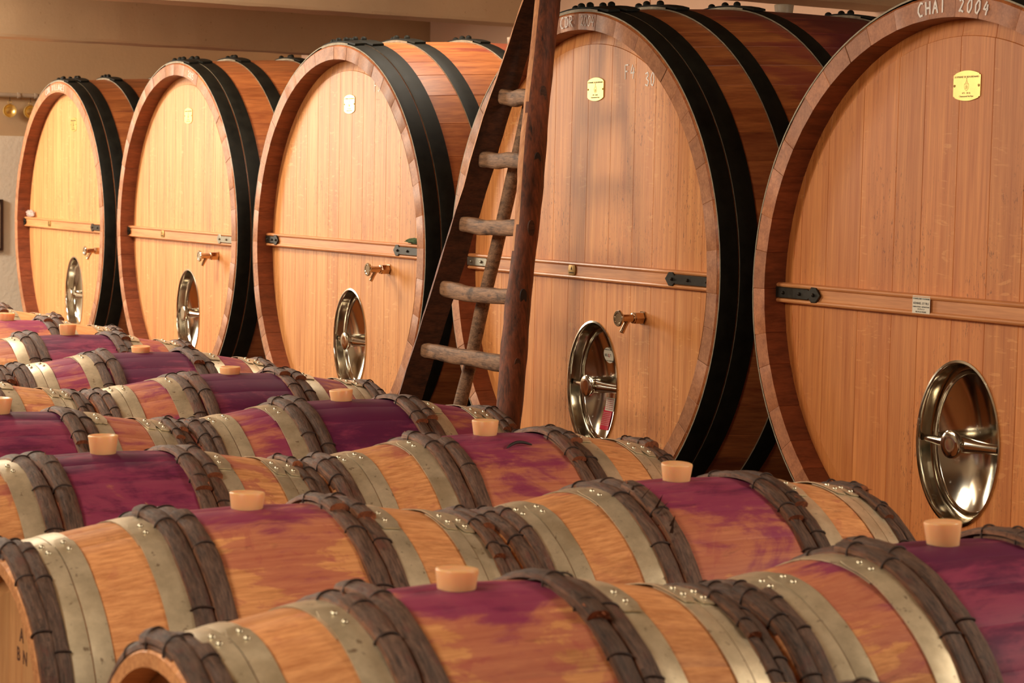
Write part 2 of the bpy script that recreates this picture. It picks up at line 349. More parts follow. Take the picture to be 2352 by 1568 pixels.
# ------------------------------------------------------------------ text and strokes, written on planes facing -X
def text_mesh(s, size, m, depth=.0006, bold=0):
    cu = bpy.data.curves.new('t', 'FONT'); cu.body = s; cu.size = size; cu.align_x = 'CENTER'; cu.align_y = 'CENTER'; cu.extrude = depth; cu.offset = bold; cu.resolution_u = 2
    o = bpy.data.objects.new('t', cu); col.objects.link(o); bpy.context.view_layer.update()
    me = bpy.data.meshes.new_from_object(o.evaluated_get(bpy.context.evaluated_depsgraph_get())); bpy.data.objects.remove(o, do_unlink=True)
    me.transform(Matrix(((0, 0, -1, 0), (-1, 0, 0, 0), (0, 1, 0, 0), (0, 0, 0, 1)))); me.materials.clear(); me.materials.append(m); return me
G = {'C': [[(.9, .9), (.5, 1), (.1, .7), (0, .35), (.3, 0), (.8, .05)]], 'D': [[(.1, 0), (.15, 1)], [(0, .95), (.6, .9), (.9, .5), (.6, .1), (0, 0)]],
     'R': [[(.1, 0), (.15, 1), (.7, .9), (.7, .6), (.2, .45), (.95, -.05)]], '2': [[(.1, .8), (.4, 1), (.7, .75), (.4, .35), (.1, .05), (.4, .12), (.85, .02)]],
     '0': [[(.45, 1), (.1, .6), (.2, .1), (.5, 0), (.8, .4), (.7, .9), (.45, 1)]], '4': [[(.5, 1), (.1, .4), (.9, .45)], [(.7, .8), (.6, 0)]],
     'F': [[(.2, 0), (.1, 1), (.8, 1)], [(.15, .55), (.65, .55)]], '5': [[(.8, 1), (.2, .95), (.15, .55), (.6, .55), (.75, .2), (.4, 0), (.1, .1)]],
     '3': [[(.1, .9), (.6, 1), (.7, .75), (.3, .55), (.8, .35), (.6, 0), (.1, .1)]], 'H': [[(.1, 0), (.1, 1)], [(.8, 0), (.8, 1)], [(.1, .5), (.8, .5)]],
     'A': [[(0, 0), (.45, 1), (.85, 0)], [(.2, .4), (.7, .4)]], 'I': [[(.4, 0), (.4, 1)]], 's': [[(.7, .5), (.3, .55), (.3, .35), (.6, .25), (.5, 0), (.1, .05)]],
     'u': [[(.1, .5), (.1, .1), (.5, 0), (.7, .5), (.75, 0)]], 'r': [[(.2, .5), (.25, 0)], [(.2, .35), (.7, .55)]], 'V': [[(0, 1), (.4, 0), (.8, 1)]], 'L': [[(.1, 1), (.1, 0), (.7, 0)]],
     'G': [[(.8, .9), (.3, 1), (.1, .4), (.5, 0), (.8, .2), (.8, .5), (.5, .5)]], 'E': [[(.8, 1), (.1, 1), (.1, 0), (.8, 0)], [(.1, .5), (.6, .5)]], 'S': [[(.8, .9), (.3, 1), (.15, .7), (.7, .4), (.6, 0), (.1, .1)]], ' ': [], '_': [[(0, 0), (1.2, -.05)]]}
def strokes(mb, s, y, z, h, wl=.0022, adv=.75, slope=0, arc=None):
    # handwriting; y runs to the left so letters advance towards -y; arc = (cz, r) writes round the rim
    k = 0
    for ch in s:
        for st in G[ch]:
            P = []
            for i in range(len(st) - 1):
                for q in range(4): P.append((st[i][0] + (st[i + 1][0] - st[i][0]) * q / 4, st[i][1] + (st[i + 1][1] - st[i][1]) * q / 4))
            P.append(st[-1]); pts = []
            for (a, b) in P:
                yy = -(k * adv + a * .62) * h; zz = b * h + slope * yy
                if arc:
                    rr = arc + zz; t = (y + yy) / arc; pts.append(Vector((0, rr * math.sin(t), rr * math.cos(t) + z)))
                else: pts.append(Vector((0, y + yy, z + zz)))
            rings = []
            for i, p in enumerate(pts):
                t = (pts[min(i + 1, len(pts) - 1)] - pts[max(0, i - 1)]); t = t.normalized() if t.length else Vector((0, 0, 1)); nrm = Vector((0, -t.z, t.y)) * wl
                rings.append([p - nrm, p - nrm * .5 + Vector((-.0006, 0, 0)), p + nrm * .5 + Vector((-.0006, 0, 0)), p + nrm])
            mb.loft(rings, 0, False)
        k += 1

# ------------------------------------------------------------------ the large casks
XH = 2.094; CL = 1.7; BUL = .045; RT = .058; DEP = .065
def crad(Rh, u): return Rh + BUL * (1 - ((u - CL / 2) / (CL / 2)) ** 2)
def cask_stave(Rh, a0, a1):
    T = [0, .015, .5, .985, 1]; O = [-.0015, 0, 0, 0, -.0015]; mb = MB()
    us = [0, .006, .12, .3, .5, .7, .85, 1.0, 1.2, 1.4, 1.6, CL - .006, CL]
    def p(u, r, t): a = a0 + (a1 - a0) * t; return (u, -r * math.sin(a), r * math.cos(a))
    rings = [[p(u, crad(Rh, u) + o - (.006 if i in (0, len(us) - 1) else 0), t) for t, o in zip(T, O)] for i, u in enumerate(us)]
    mb.loft(rings, 0, False)
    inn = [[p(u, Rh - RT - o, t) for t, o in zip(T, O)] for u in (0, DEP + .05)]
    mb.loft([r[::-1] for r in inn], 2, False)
    # front end face slightly uneven; joint edge set back
    dx = random.uniform(-.0012, .0012)
    f0 = [[Vector(v) + Vector((dx + (.0010 if i in (0, 4) else 0), 0, 0)) for i, v in enumerate(r)] for r in ([p(0, Rh - .006 + o, t) for t, o in zip(T, O)], [p(0, Rh - RT, t) for t in T])]
    mb.loft([f0[1], f0[0]], 1, False)
    back = [[p(CL, Rh - .006, t) for t in T], [p(CL, Rh - RT, t) for t in T]]; mb.loft(back, 1, False)
    return fixn(mb.build('stave', [M['cask_oak'], M['rim_oak'], M['rim_inner_shaded']], 30))
def oval(s, x, a, b, oy, oz, n=56): return [Vector((x, oy + a * s * math.cos(2 * PI * k / n), oz + b * s * math.sin(2 * PI * k / n))) for k in range(n)]
def head_plank(Ri, y0, y1, door, x0=DEP):
    if door and (y0 > door[0] + door[2] or y1 < door[0] - door[2]): door = None
    rb = Ri - .045; ys = sorted({y0, y0 + .0012, y1 - .0012, y1} | {y0 + (y1 - y0) * k / 10 for k in range(1, 10)} | {y for y in (-rb, rb) if y0 < y < y1} | {y for y in ([door[0] - door[2] + .0001, door[0] + door[2] - .0001] if door else []) if y0 < y < y1})
    oz = door[1] if door else 0
    def rec(y, z):
        r = math.hypot(y, z); return 0 if r <= rb + 1e-6 else .0025 + .0065 * min(1, (r - rb) / (Ri - rb))
    def colm(y):
        zc = math.sqrt(max(Ri * Ri - y * y, 1e-9)); h = 0
        zb = math.sqrt(rb * rb - y * y) if abs(y) < rb else zc * .5
        if door and abs(y - door[0]) < door[2]: h = door[3] * math.sqrt(1 - ((y - door[0]) / door[2]) ** 2)
        g = .0016 if y in (y0, y1) else 0
        zs = [-zc, -zb - .002, -zb, oz - h]; zs = [min(z, oz - h) for z in zs]; lo = [(x0 + g + rec(y, z), y, z) for z in zs] + [(x0 + .03, y, oz - h)]
        zs = [oz + h, zb, zb + .002, zc]; zs = [max(z, oz + h) for z in zs]; up = [(x0 + .03, y, oz + h)] + [(x0 + g + rec(y, z), y, z) for z in zs]
        return lo, up
    C = [colm(y) for y in ys]; mb = MB(); mb.loft([c[0] for c in C], 0, False); mb.loft([c[1] for c in C], 0, False)
    me = mb.build('head_plank', M['head_oak'], 0)
    bm = bmesh.new(); bm.from_mesh(me); bmesh.ops.remove_doubles(bm, verts=bm.verts, dist=1e-5)
    bmesh.ops.dissolve_degenerate(bm, dist=1e-6, edges=bm.edges)
    for f in bm.faces:
        if f.normal.x > 0: f.normal_flip()
    bm.to_mesh(me); bm.free(); return me
def band_mesh(Rh, u0, u1, edge=True):
    mb = MB(); n = 120; th = .0045; span = 2 * PI + .30; rings = []
    for i in range(n + 1):
        a = -.15 + span * i / n
        lift = .0045 if a > 2 * PI - .15 - .02 else (0 if a < 2 * PI - .45 else .0045 * (a - (2 * PI - .45)) / .28)
        P = []
        for (u, o) in ((u0, 0), (u0, th), (u0 + .002, th + .001), ((u0 + u1) / 2, th + .002), (u1 - .002, th + .001), (u1, 0)):
            r = crad(Rh, u) + o + lift; P.append((u, -r * math.sin(a), r * math.cos(a)))
        rings.append(P)
    mb.loft(rings, 0, False)
    for k in range(len(mb.F)):
        if k % 5 == 0: mb.M[k] = 1
    mb.F.append(tuple(range(6))); mb.M.append(0); b = len(mb.V) - 6; mb.F.append(tuple(b + i for i in range(6))); mb.M.append(0)
    # forged plate over the joint
    pr = []
    for i in range(9):
        a = -.17 + .38 * i / 8; sh = .004 if i in (0, 8) else 0
        pr.append([(u, -(crad(Rh, u) + o) * math.sin(a), (crad(Rh, u) + o) * math.cos(a)) for u, o in ((u0 + .004 + sh, .008), (u0 + .006 + sh, .015), (u1 - .006 - sh, .015), (u1 - .004 - sh, .008))])
    mb.loft(pr, 0, False); mb.F.append(tuple(len(mb.V) - 4 + i for i in range(4))); mb.M.append(0); mb.F.append(tuple(len(mb.V) - 36 + i for i in range(4))); mb.M.append(0)
    return fixn(mb.build('hoop', [M['iron'], M['iron_edge']], 40))
mb = MB(); mb.loft([[(.0125 * c * math.cos(2 * PI * k / 12), .0125 * c * math.sin(2 * PI * k / 12), z) for k in range(12)] for c, z in ((1, -.002), (1, .003), (.85, .008), (.45, .0115), (.12, .0125))], 0, True, False, True)
CR = fixn(mb.build('rivet', M['iron'], 60))
def place_ring(me, name, parent, u, r, a, h): return link(name, me, parent, (u, -r * math.sin(a), r * math.cos(a) + h), (a, 0, 0))
def bung_mesh(r=.030, rt=.037, hh=.045):
    mb = MB(); n = 28
    mb.loft([[(s * math.cos(2 * PI * k / n), s * math.sin(2 * PI * k / n), z) for k in range(n)] for s, z in ((r * .9, -.03), (r, 0), (rt, hh - .003), (rt - .001, hh - .001), (rt - .004, hh), (rt - .009, hh - .003), (.008, hh - .004))], 0, True, True, True)
    return fixn(mb.build('bung', M['silicone'], 50))
BUNG = bung_mesh(.028, .033, .040); CBUNG = bung_mesh(.03, .034, .035).copy(); CBUNG.materials.clear(); CBUNG.materials.append(M['pvc'])
def strap_mesh(y0, y1, x, m):
    # y0 rim end, y1 pointed end
    s = 1 if y1 > y0 else -1; h = .015; out = [(y0, -h), (y1 - s * .055, -h), (y1 - s * .050, -h * .75), (y1 - s * .040, -h * 1.45), (y1 - s * .018, -h * 1.4), (y1, 0)]
    out = out + [(y, -z) for y, z in out[::-1][1:]]; mb = MB()
    c = [(sum(p[0] for p in out) / len(out), 0)]
    mb.loft([[(x, y, z) for y, z in out], [(x - .003, y, z) for y, z in out], [(x - .0045, y + (s * .001 if abs(y - y0) < 1e-6 else 0), z * .9) for y, z in out]], 0, True, False, True)
    for q in (.18, .55, .86):
        yy = y0 + (y1 - y0) * q if abs(y1 - y0) > .08 else y0 + (y1 - y0) * .5
        mb.lathe([(x - .012, .001), (x - .010, .004), (x - .006, .0055), (x - .003, .0055)][::-1], 'X', (0, yy, 0), 8)
    return fixn(mb.build('strap', m, 35))
def plaque(W=.10, H=.078, x=0):
    w_, h_ = W / 2, H / 2; out = []
    for k in range(9): y = -w_ * .88 + 2 * w_ * .88 * k / 8; out.append((y, h_ * (.80 + .20 * (1 - (y / (w_ * .88)) ** 2))))
    out += [(w_ * .88, h_ * .74), (w_, h_ * .70), (w_, -h_ * .70), (w_ * .88, -h_ * .74)]
    out += [(-y, -z) for y, z in out[:9]]; out += [(-w_ * .88, -h_ * .74), (-w_, -h_ * .70), (-w_, h_ * .70), (-w_ * .88, h_ * .74)]
    mb = MB(); mb.loft([[(x, y, z) for y, z in out], [(x - .0015, y, z) for y, z in out], [(x - .002, y * .985, z * .985) for y, z in out]], 0, True, False, True)
    return fixn(mb.build('name_plate', M['brass'], 20))
PLQ = plaque()
def emblem():
    mb = MB()
    def line(P, wl=.0004):
        P = [Vector((0, a, b)) for a, b in P]; rings = []
        for i, p in enumerate(P):
            t = (P[min(i + 1, len(P) - 1)] - P[max(0, i - 1)]).normalized(); nn = Vector((0, -t.z, t.y)) * wl; rings.append([p - nn, p + Vector((-.0004, 0, 0)), p + nn])
        mb.loft(rings, 0, False)
    line([(-.008, .002), (-.008, -.006), (-.005, -.012), (0, -.015), (.005, -.012), (.008, -.006), (.008, .002), (-.008, .002)])
    line([(-.006, .003), (-.003, .006), (0, .004), (.003, .006), (.006, .003)]); line([(-.003, .006), (0, .014), (.003, .006)], .0006); line([(0, .014), (0, .018)]); line([(-.002, .016), (.002, .016)])
    line([(-.004, -.002), (.004, -.010)]); line([(.004, -.002), (-.004, -.010)]); line([(0, -.001), (-.0045, -.006), (0, -.011), (.0045, -.006), (0, -.001)])
    return mb.build('crest', M['engraving'], 0)
CREST = emblem(); T_DOM = text_mesh('DOMAINE DE BEAURENARD', .0072, M['engraving'], .0002); T_CH = text_mesh('Chateauneuf du Pape', .0062, M['engraving'], .0002)
mb = MB(); mb.lathe([(0, .0035), (.0012, .0035), (.002, .002)], 'X', (0, 0, 0), 10, 0, -1); SCREW = fixn(mb.build('screw', M['dull_brass'], 30))
def tap_mesh():
    mb = MB(); mb.lathe([(0, .024), (.004, .024), (.004, .020), (.036, .020), (.038, .017)], 'X', (0, 0, 0), 6, 0, -1)
    mb.lathe([(.036, .0165), (.041, .0165), (.042, .0125), (.088, .0125)], 'X', (0, 0, 0), 20, 0, -1)
    b = MB(); b.lathe([(.084, .012), (.088, .024), (.091, .026), (.095, .026), (.0975, .024), (.0975, .018), (.096, .016)], 'X', (0, 0, 0), 24, 0, -1)
    c = MB(); c.tube([(-.058, 0, -.006), (-.070, 0, -.026), (-.080, 0, -.045)], [.008, .0075, .0078], 12)
    return fixn(mb.build('tap_body', M['bronze_steel'], 30)), fixn(b.build('tap_cap', M['steel'], 30)), fixn(c.build('spout', M['bronze_steel'], 40))
TAP = tap_mesh()
def door_meshes(a, b):
    prof = [(1.035, .002), (1.03, -.003), (1.0, -.004), (.985, -.001), (.975, .010), (.958, .034), (.945, .046), (.925, .050), (.912, .047), (.90, .043)]
    mb = MB(); mb.loft([oval(s, x, a, b, 0, 0) for s, x in prof], 0, True)
    fr = fixn(mb.build('door_frame', M['steel'], 50))
    mb = MB(); mb.loft([oval(s, x, a, b, 0, 0) for s, x in [(.903, .042), (.89, .040), (.875, .044), (.86, .050)] + [(q_ / 20, .050 + .036 * (1 - (q_ / 17.2) ** 2)) for q_ in range(17, 0, -1)]], 0, True, False, True)
    ds = fixn(mb.build('door_panel', M['steel'], 60))
    mb = MB(); rings = []
    for i in range(17):
        t = -1 + 2 * i / 16; y = t * a * .9; r = .0095 + .010 * math.exp(-(t * 2.0) ** 2) + (.004 if t < 0 else 0); xx = -.002 - .016 * (1 - t * t) + .018
        rings.append([Vector((xx + r * .8 * math.cos(2 * PI * k / 12), y, r * math.sin(2 * PI * k / 12))) for k in range(12)])
    mb.loft(rings, 0, True, True, True); br = fixn(mb.build('clamp_bar', M['steel'], 60))
    mb = MB(); mb.lathe([(-.02, .022), (.004, .024), (.012, .034), (.018, .037), (.026, .036), (.029, .031), (.028, .014)], 'X', (0, 0, 0), 28, 0, -1); kn = fixn(mb.build('clamp_knob', M['steel'], 45))
    return fr, ds, br, kn
def crossbar(Ri, x0=DEP):
    prof = [(.0, -.030), (-.016, -.030), (-.022, -.027), (-.024, -.023), (-.022, -.019), (-.017, -.016), (-.017, .014), (-.022, .017), (-.024, .021), (-.022, .025), (-.016, .028), (0, .028)]
    mb = MB(); rings = []
    for i in range(13):
        y = -Ri * .997 + 2 * Ri * .997 * i / 12; rings.append([(x0 + a, y, b) for a, b in prof])
    mb.loft(rings, 0, True, True, True); return fixn(mb.build('crossbar', M['bar_oak'], 30))
CASKS = {1: (8.70, 1.103, .824), 2: (6.842, 1.134, .823), 3: (5.0, 1.122, .834), 4: (3.116, 1.130, .843), 5: (1.328, 1.132, .776)}
CLAB = {1: 'large oak cask at the far left end of the row', 2: 'large oak cask second from the far left, dated 2005 on its rim', 3: 'large oak cask chalked F5, left of the ladder',
        4: 'large oak cask chalked F4 and CDR 2004, behind the ladder', 5: 'largest oak cask at the right, chalked CHAI 2004 with a white tag on its bar'}
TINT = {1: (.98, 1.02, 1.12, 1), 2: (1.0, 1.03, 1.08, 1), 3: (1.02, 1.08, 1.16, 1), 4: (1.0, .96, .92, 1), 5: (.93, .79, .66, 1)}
casks = {}
for ci, (cy, cz, Rh) in CASKS.items():
    root = thing('oak_cask', CLAB[ci], 'cask', (XH, cy, 0), 'large oak casks along the back wall'); casks[ci] = root; C0 = (0, 0, cz)
    rnd = random.Random(ci * 11); widths = []; tot = 0
    while tot < 2 * PI - .1: wv = rnd.uniform(.085, .150) / Rh; widths.append(wv); tot += wv
    k = 2 * PI / tot; a = rnd.uniform(0, .1)
    for wv in widths:
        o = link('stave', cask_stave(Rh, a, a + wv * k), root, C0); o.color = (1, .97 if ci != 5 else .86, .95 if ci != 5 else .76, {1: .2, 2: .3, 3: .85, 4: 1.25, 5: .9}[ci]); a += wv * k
    Ri = Rh - RT + .001; dy, dz = {1: (-.13, -.37), 2: (-.055, -.39), 3: (-.06, -.372), 4: (-.055, -.385), 5: (-.037, -.368)}[ci]; da, db = .152, .210
    y = -Ri + .0005; edges = [y]
    while y < Ri - .16: y += rnd.uniform(.10, .15); edges.append(y)
    edges.append(Ri - .0005)
    for y0, y1 in zip(edges[:-1], edges[1:]):
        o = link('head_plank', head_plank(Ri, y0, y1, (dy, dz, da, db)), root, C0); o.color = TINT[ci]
    hb = MB(); hb.lathe([(CL - .07, Rh - RT), (CL - .09, Rh - RT)], 'X', (0, 0, 0), 64); o = link('back_head', fixn(hb.build('back_head', M['head_oak'], 20)), root, C0); o.color = (1, 1, 1, 1)
    # hoops
    for (u0, u1) in ((.004, .066), (.070, .137), (.262, .330), (.570, .635), (CL - .635, CL - .570), (CL - .330, CL - .262), (CL - .137, CL - .070), (CL - .066, CL - .004)):
        b = link('hoop', band_mesh(Rh, u0, u1), root, C0); off = rnd.uniform(-.015, .015) + (.0 if u0 < .01 else .02)
        b.rotation_euler = (off, 0, 0)
        um = (u0 + u1) / 2; rr = crad(Rh, um) + .0165
        for q in (-.09, -.02, .05): place_ring(CR, 'rivet', b, um + rnd.uniform(-.012, .012), rr, q, 0)
    place_ring(CBUNG, 'bung', root, CL / 2, crad(Rh, CL / 2) - .004, .0, cz)
    # manway door
    d = door_meshes(da, db); dr = link('manway_door', d[0], root, (DEP, dy, dz + cz))
    for me, nm in zip(d[1:], ('door_panel', 'clamp_bar', 'clamp_knob')): link(nm, me, dr)
    # crossbar, straps
    bz = {1: .02, 2: -.012, 3: .018, 4: -.006, 5: -.018}[ci]
    bar = link('crossbar', crossbar(Ri), root, (0, 0, cz + bz))
    xs = DEP - .0225; sl = {1: .035, 2: .035, 3: .14, 4: .20, 5: .205}[ci]
    o = link('strap', strap_mesh(Ri - .004, Ri - sl, xs, M['forged'] if ci != 4 else M['forged_grey']), bar)
    o = link('strap', strap_mesh(-Ri + .004, -Ri + .28, xs, M['forged_grey'] if ci == 2 else M['forged']), bar)
    if ci == 2: o['label'] = 'silver-grey strap'
    if ci == 5:
        mb = MB(); mb.box((xs - .001, -.034, -.024), (xs + .0005, .034, .024)); tg = link('maker_tag', mb.build('maker_tag', M['white_paint'], 0), bar, (0, .095, .0))
        for s_, sz, zz in (('TONNELLERIE FOUDRERIE', .0055, .016), ('KENNEL ET FILS', .0085, .004), ('FABRICATION - REPARATION', .0048, -.005), ('TEL. 90 . 30 . 12', .004, -.011), ('RICHE-LES-VIGNES', .005, -.018)):
            link('lettering', text_mesh(s_, sz, M['ink'], .0002), tg, (xs - .0013, 0, zz))
    elif ci in (1, 2, 4):
        mb = MB(); mb.loft([oval(s, x, .024, .026, 0, 0, 20) for s, x in ((1, 0), (1, -.002), (.9, -.003))], 0, True, False, True); mp = link('maker_plate', fixn(mb.build('maker_plate', M['dull_brass'], 30)), bar, (xs + .004, {1: .28, 2: .26, 4: .06}[ci], 0))
        mb = MB(); strokes(mb, 'A', .004, -.002, .012, .0006); link('emblem', mb.build('emblem', M['engraving'], 0), mp, (-.0032, 0, .002)); link('lettering', text_mesh('TONNELLERIE', .005, M['engraving'], .0002), mp, (-.0034, 0, -.009))
    # brass plate
    pl = link('name_plate', PLQ, root, (DEP - .001, {1: -.108, 2: -.04, 3: -.026, 4: -.034, 5: -.024}[ci], cz + {1: .585, 2: .57, 3: .596, 4: .593, 5: .548}[ci]))
    for yy in (-.045, .045): link('screw', SCREW, pl, (-.0018, yy, 0))
    link('lettering', T_DOM, pl, (-.0022, 0, .022)); link('lettering', T_CH, pl, (-.0022, 0, -.027)); link('crest', CREST, pl, (-.0021, 0, .002))
    link('lettering', text_mesh('N\u00b0%d - 30 HL' % {1: 1, 2: 2, 3: 3, 4: 4, 5: 5}[ci], .0062, M['engraving'], .0002), pl, (-.0022, 0, -.019))
    # tap
    ty, tz = {1: (-.60, -.105), 2: (-.44, -.095), 3: (-.41, -.062), 4: (-.349, -.140), 5: (-.60, -.10)}[ci]
    tp = link('tap', TAP[0], root, (DEP, ty, cz + tz)); link('tap_cap', TAP[1], tp); link('spout', TAP[2], tp)
    # chalk writing
    def chalk(s_, y_, z_, h_, wl, m='chalk', x_=DEP - .0008, arc=None, adv=.75, slope=0):
        mb = MB(); strokes(mb, s_, y_, z_, h_, wl, adv, slope, arc); link('chalk_writing', mb.build('chalk', M[m], 0), root, (x_, 0, cz))
    Rr = Rh - .046
    if ci == 4:
        chalk('CDR', .088, 0, .036, .0022, x_=-.0032, arc=Rr); chalk('2004', -.035, 0, .034, .0020, x_=-.0022, arc=Rr, adv=.62)
        chalk('F4', -.205, .62, .045, .0026); chalk('30', -.325, .595, .042, .0026); chalk('sur', -.42, .53, .04, .0012, 'faint_chalk')
    if ci == 5: chalk('CHAI', .095, 0, .034, .0028, x_=-.0022, arc=Rr, adv=.8); chalk('2004', -.055, 0, .034, .0026, x_=-.0022, arc=Rr, adv=.85)
    if ci == 3: chalk('F5', -.25, .64, .045, .0026); chalk('_', -.27, .61, .05, .0014, 'faint_chalk'); chalk('CDR 20', .06, 0, .03, .0012, 'faint_chalk', -.0022, Rr)
    if ci == 2: chalk('2005', -.20, 0, .03, .0014, x_=-.0022, arc=Rr, adv=.62); chalk('CHAI', -.09, .70, .02, .001, 'faint_chalk')
    if ci == 1: chalk('CDR VILLAGES', .20, 0, .032, .0014, x_=-.0022, arc=Rr, adv=.9)
    if ci == 4:
        # stickers on the door panel
        mb = MB(); mb.lathe([(0, .027), (.0006, .027), (.0008, .025)], 'X', (0, 0, 0), 32, 0, -1); stk = link('round_sticker', fixn(mb.build('round_sticker', M['white_paint'], 0)), dr, (.0715, .016, .098), (0, -.22, .05))
        stk['label'] = 'white round sticker'
        link('lettering', text_mesh('BELL T', .013, M['ink'], .0002), stk, (-.0012, .002, 0))
        mb = MB(); strokes(mb, '0', -.0035, -.006, .012, .0008); link('emblem', mb.build('emblem', M['red_label'], 0), stk, (-.0012, .004, 0))
        for s_, zz in (('CONTRE LES VINS', .020), ('MACON  BORDEAUX', -.019)): link('lettering', text_mesh(s_, .0055, M['ink'], .0002), stk, (-.0012, 0, zz))
        mb = MB(); mb.box((-.0005, -.024, -.022), (.0005, .024, .022)); s1 = link('white_sticker', mb.build('white_sticker', M['white_paint'], 0), dr, (.0775, .010, -.066), (0, .14, .04))
        for k_ in range(6): link('lettering', text_mesh('LAVAGE APRES USAGE', .0042, M['red_label'], .0002), s1, (-.0008, 0, .016 - .0064 * k_))
        mb = MB(); mb.box((-.0005, -.024, -.030), (.0005, .024, .048)); s2 = link('red_sticker', mb.build('red_sticker', M['red_label'], 0), dr, (.0655, .016, -.122), (0, .26, .05)); s2['label'] = 'red sticker'
        link('lettering', text_mesh('MODE D EMPLOI', .005, M['white_paint'], .0002), s2, (-.0008, 0, .038))
        for k_ in range(8): link('lettering', text_mesh('NETTOYER LE JOINT PUIS', .0038, M['white_paint'], .0001), s2, (-.0008, 0,   .028 - .006 * k_))
    if ci == 5:
        mb = MB(); mb.tube([(-.012, -.10, -.205), (-.014, -.20, -.198)], .005, 8); mb.tube([(-.014, -.198, -.1985), (-.014, -.215, -.197)], .009, 10)
        link('locking_pin', fixn(mb.build('locking_pin', M['bronze_steel'], 40)), dr)
    # cradle below
    for uc in (.42, 1.28):
        mb = MB(); rr = crad(Rh, uc + (.05 if uc < .8 else -.05)) + .001; rings = []
        for i in range(25):
            a_ = -.38 + .76 * i / 24; yy = -rr * math.sin(a_) * 1.0; zz = cz - rr * math.cos(a_)
            rings.append([(uc - .05, yy, 0), (uc - .05, yy, zz), (uc + .05, yy, zz), (uc + .05, yy, 0)])
        mb.loft(rings, 0, True, True, True)
        cr = link('cask_cradle', fixn(mb.build('cask_cradle', M['timber'], 20)), None, (XH, cy, 0)); tag(cr, 'timber cradle under the %s' % CLAB[ci].split(',')[0].replace('large oak ', '')+(' front end' if uc < .8 else ' back end'), 'cradle', 'cradles under the casks')

# ------------------------------------------------------------------ wine barrels
BH = .475
def br(u): return .35 - .055 * (u / BH) ** 2
NS = 26
def barrel_stave(k):
    a0 = 2 * PI * k / NS; a1 = 2 * PI * (k + 1) / NS; T = [0, .02, .5, .98, 1]; O = [-.0006, 0, 0, 0, -.0006]; mb = MB()
    us = [-BH, -BH + .006, -.38, -.26, -.13, 0, .13, .26, .38, BH - .006, BH]
    def p(u, r, t): a = a0 + (a1 - a0) * t; return (u, -r * math.sin(a), r * math.cos(a))
    out = [[p(u, br(u) + o - (.005 if abs(u) == BH else 0), t) for t, o in zip(T, O)] for u in us]; mb.loft(out, 0, False)
    for s in (-1, 1):
        mb.loft([[p(s * BH, br(BH) - .005, t) for t in T], [p(s * BH, br(BH) - .026, t) for t in T], [p(s * (BH - .045), br(BH) - .030, t) for t in T]], 0, False)
    return fixn(mb.build('stave', M['barrel_oak'], 30))
STAVES = [barrel_stave(k) for k in range(NS)]
def bhead():
    out = []; Ri = br(BH) - .028; E = [-Ri + .0005, -.19, -.115, -.04, .035, .11, .185, Ri - .0005]
    for y0, y1 in zip(E[:-1], E[1:]):
        me = head_plank(Ri, y0, y1, None, 0); me.materials.clear(); me.materials.append(M['barrel_head']); out.append(me)
    return out
BHEAD = bhead()
def zinc_hoop(u0, u1):
    mb = MB(); n = 84; rings = []; span = 2 * PI + .26
    for i in range(n + 1):
        a = -.06 + span * i / n; e = a - (2 * PI - .06)
        lift = .0040 if e > -.01 else (0 if e < -.2 else .0040 * (e + .2) / .19)
        w0, w1 = u0, u1
        if i == n: w0 += .007; w1 -= .007
        r0, r1 = br(w0) + .0006 + lift, br(w1) + .0006 + lift; um = (w0 + w1) / 2
        rings.append([(u, -r * math.sin(a), r * math.cos(a)) for u, r in ((w0, r0), (w0, r0 + .0020), (um, br(um) + lift + .0036), (w1, r1 + .0020), (w1, r1))])
    mb.loft(rings, 0, False); mb.F.append(tuple(len(mb.V) - 5 + i for i in range(5))); mb.M.append(0)
    return fixn(mb.build('zinc_hoop', M['zinc'], 40))
ZU = [(.352, .386), (.388, .424), (.207, .254)]
ZH = [zinc_hoop(a, b) for a, b in ZU]
mb = MB(); mb.loft([[(0.0052 * c * math.cos(2 * PI * k / 10), .0052 * c * math.sin(2 * PI * k / 10), z) for k in range(10)] for c, z in ((1, -.001), (.95, .002), (.6, .0042), (.15, .005))], 0, True, False, True)
BR = fixn(mb.build('rivet', M['rivet_zinc'], 60))
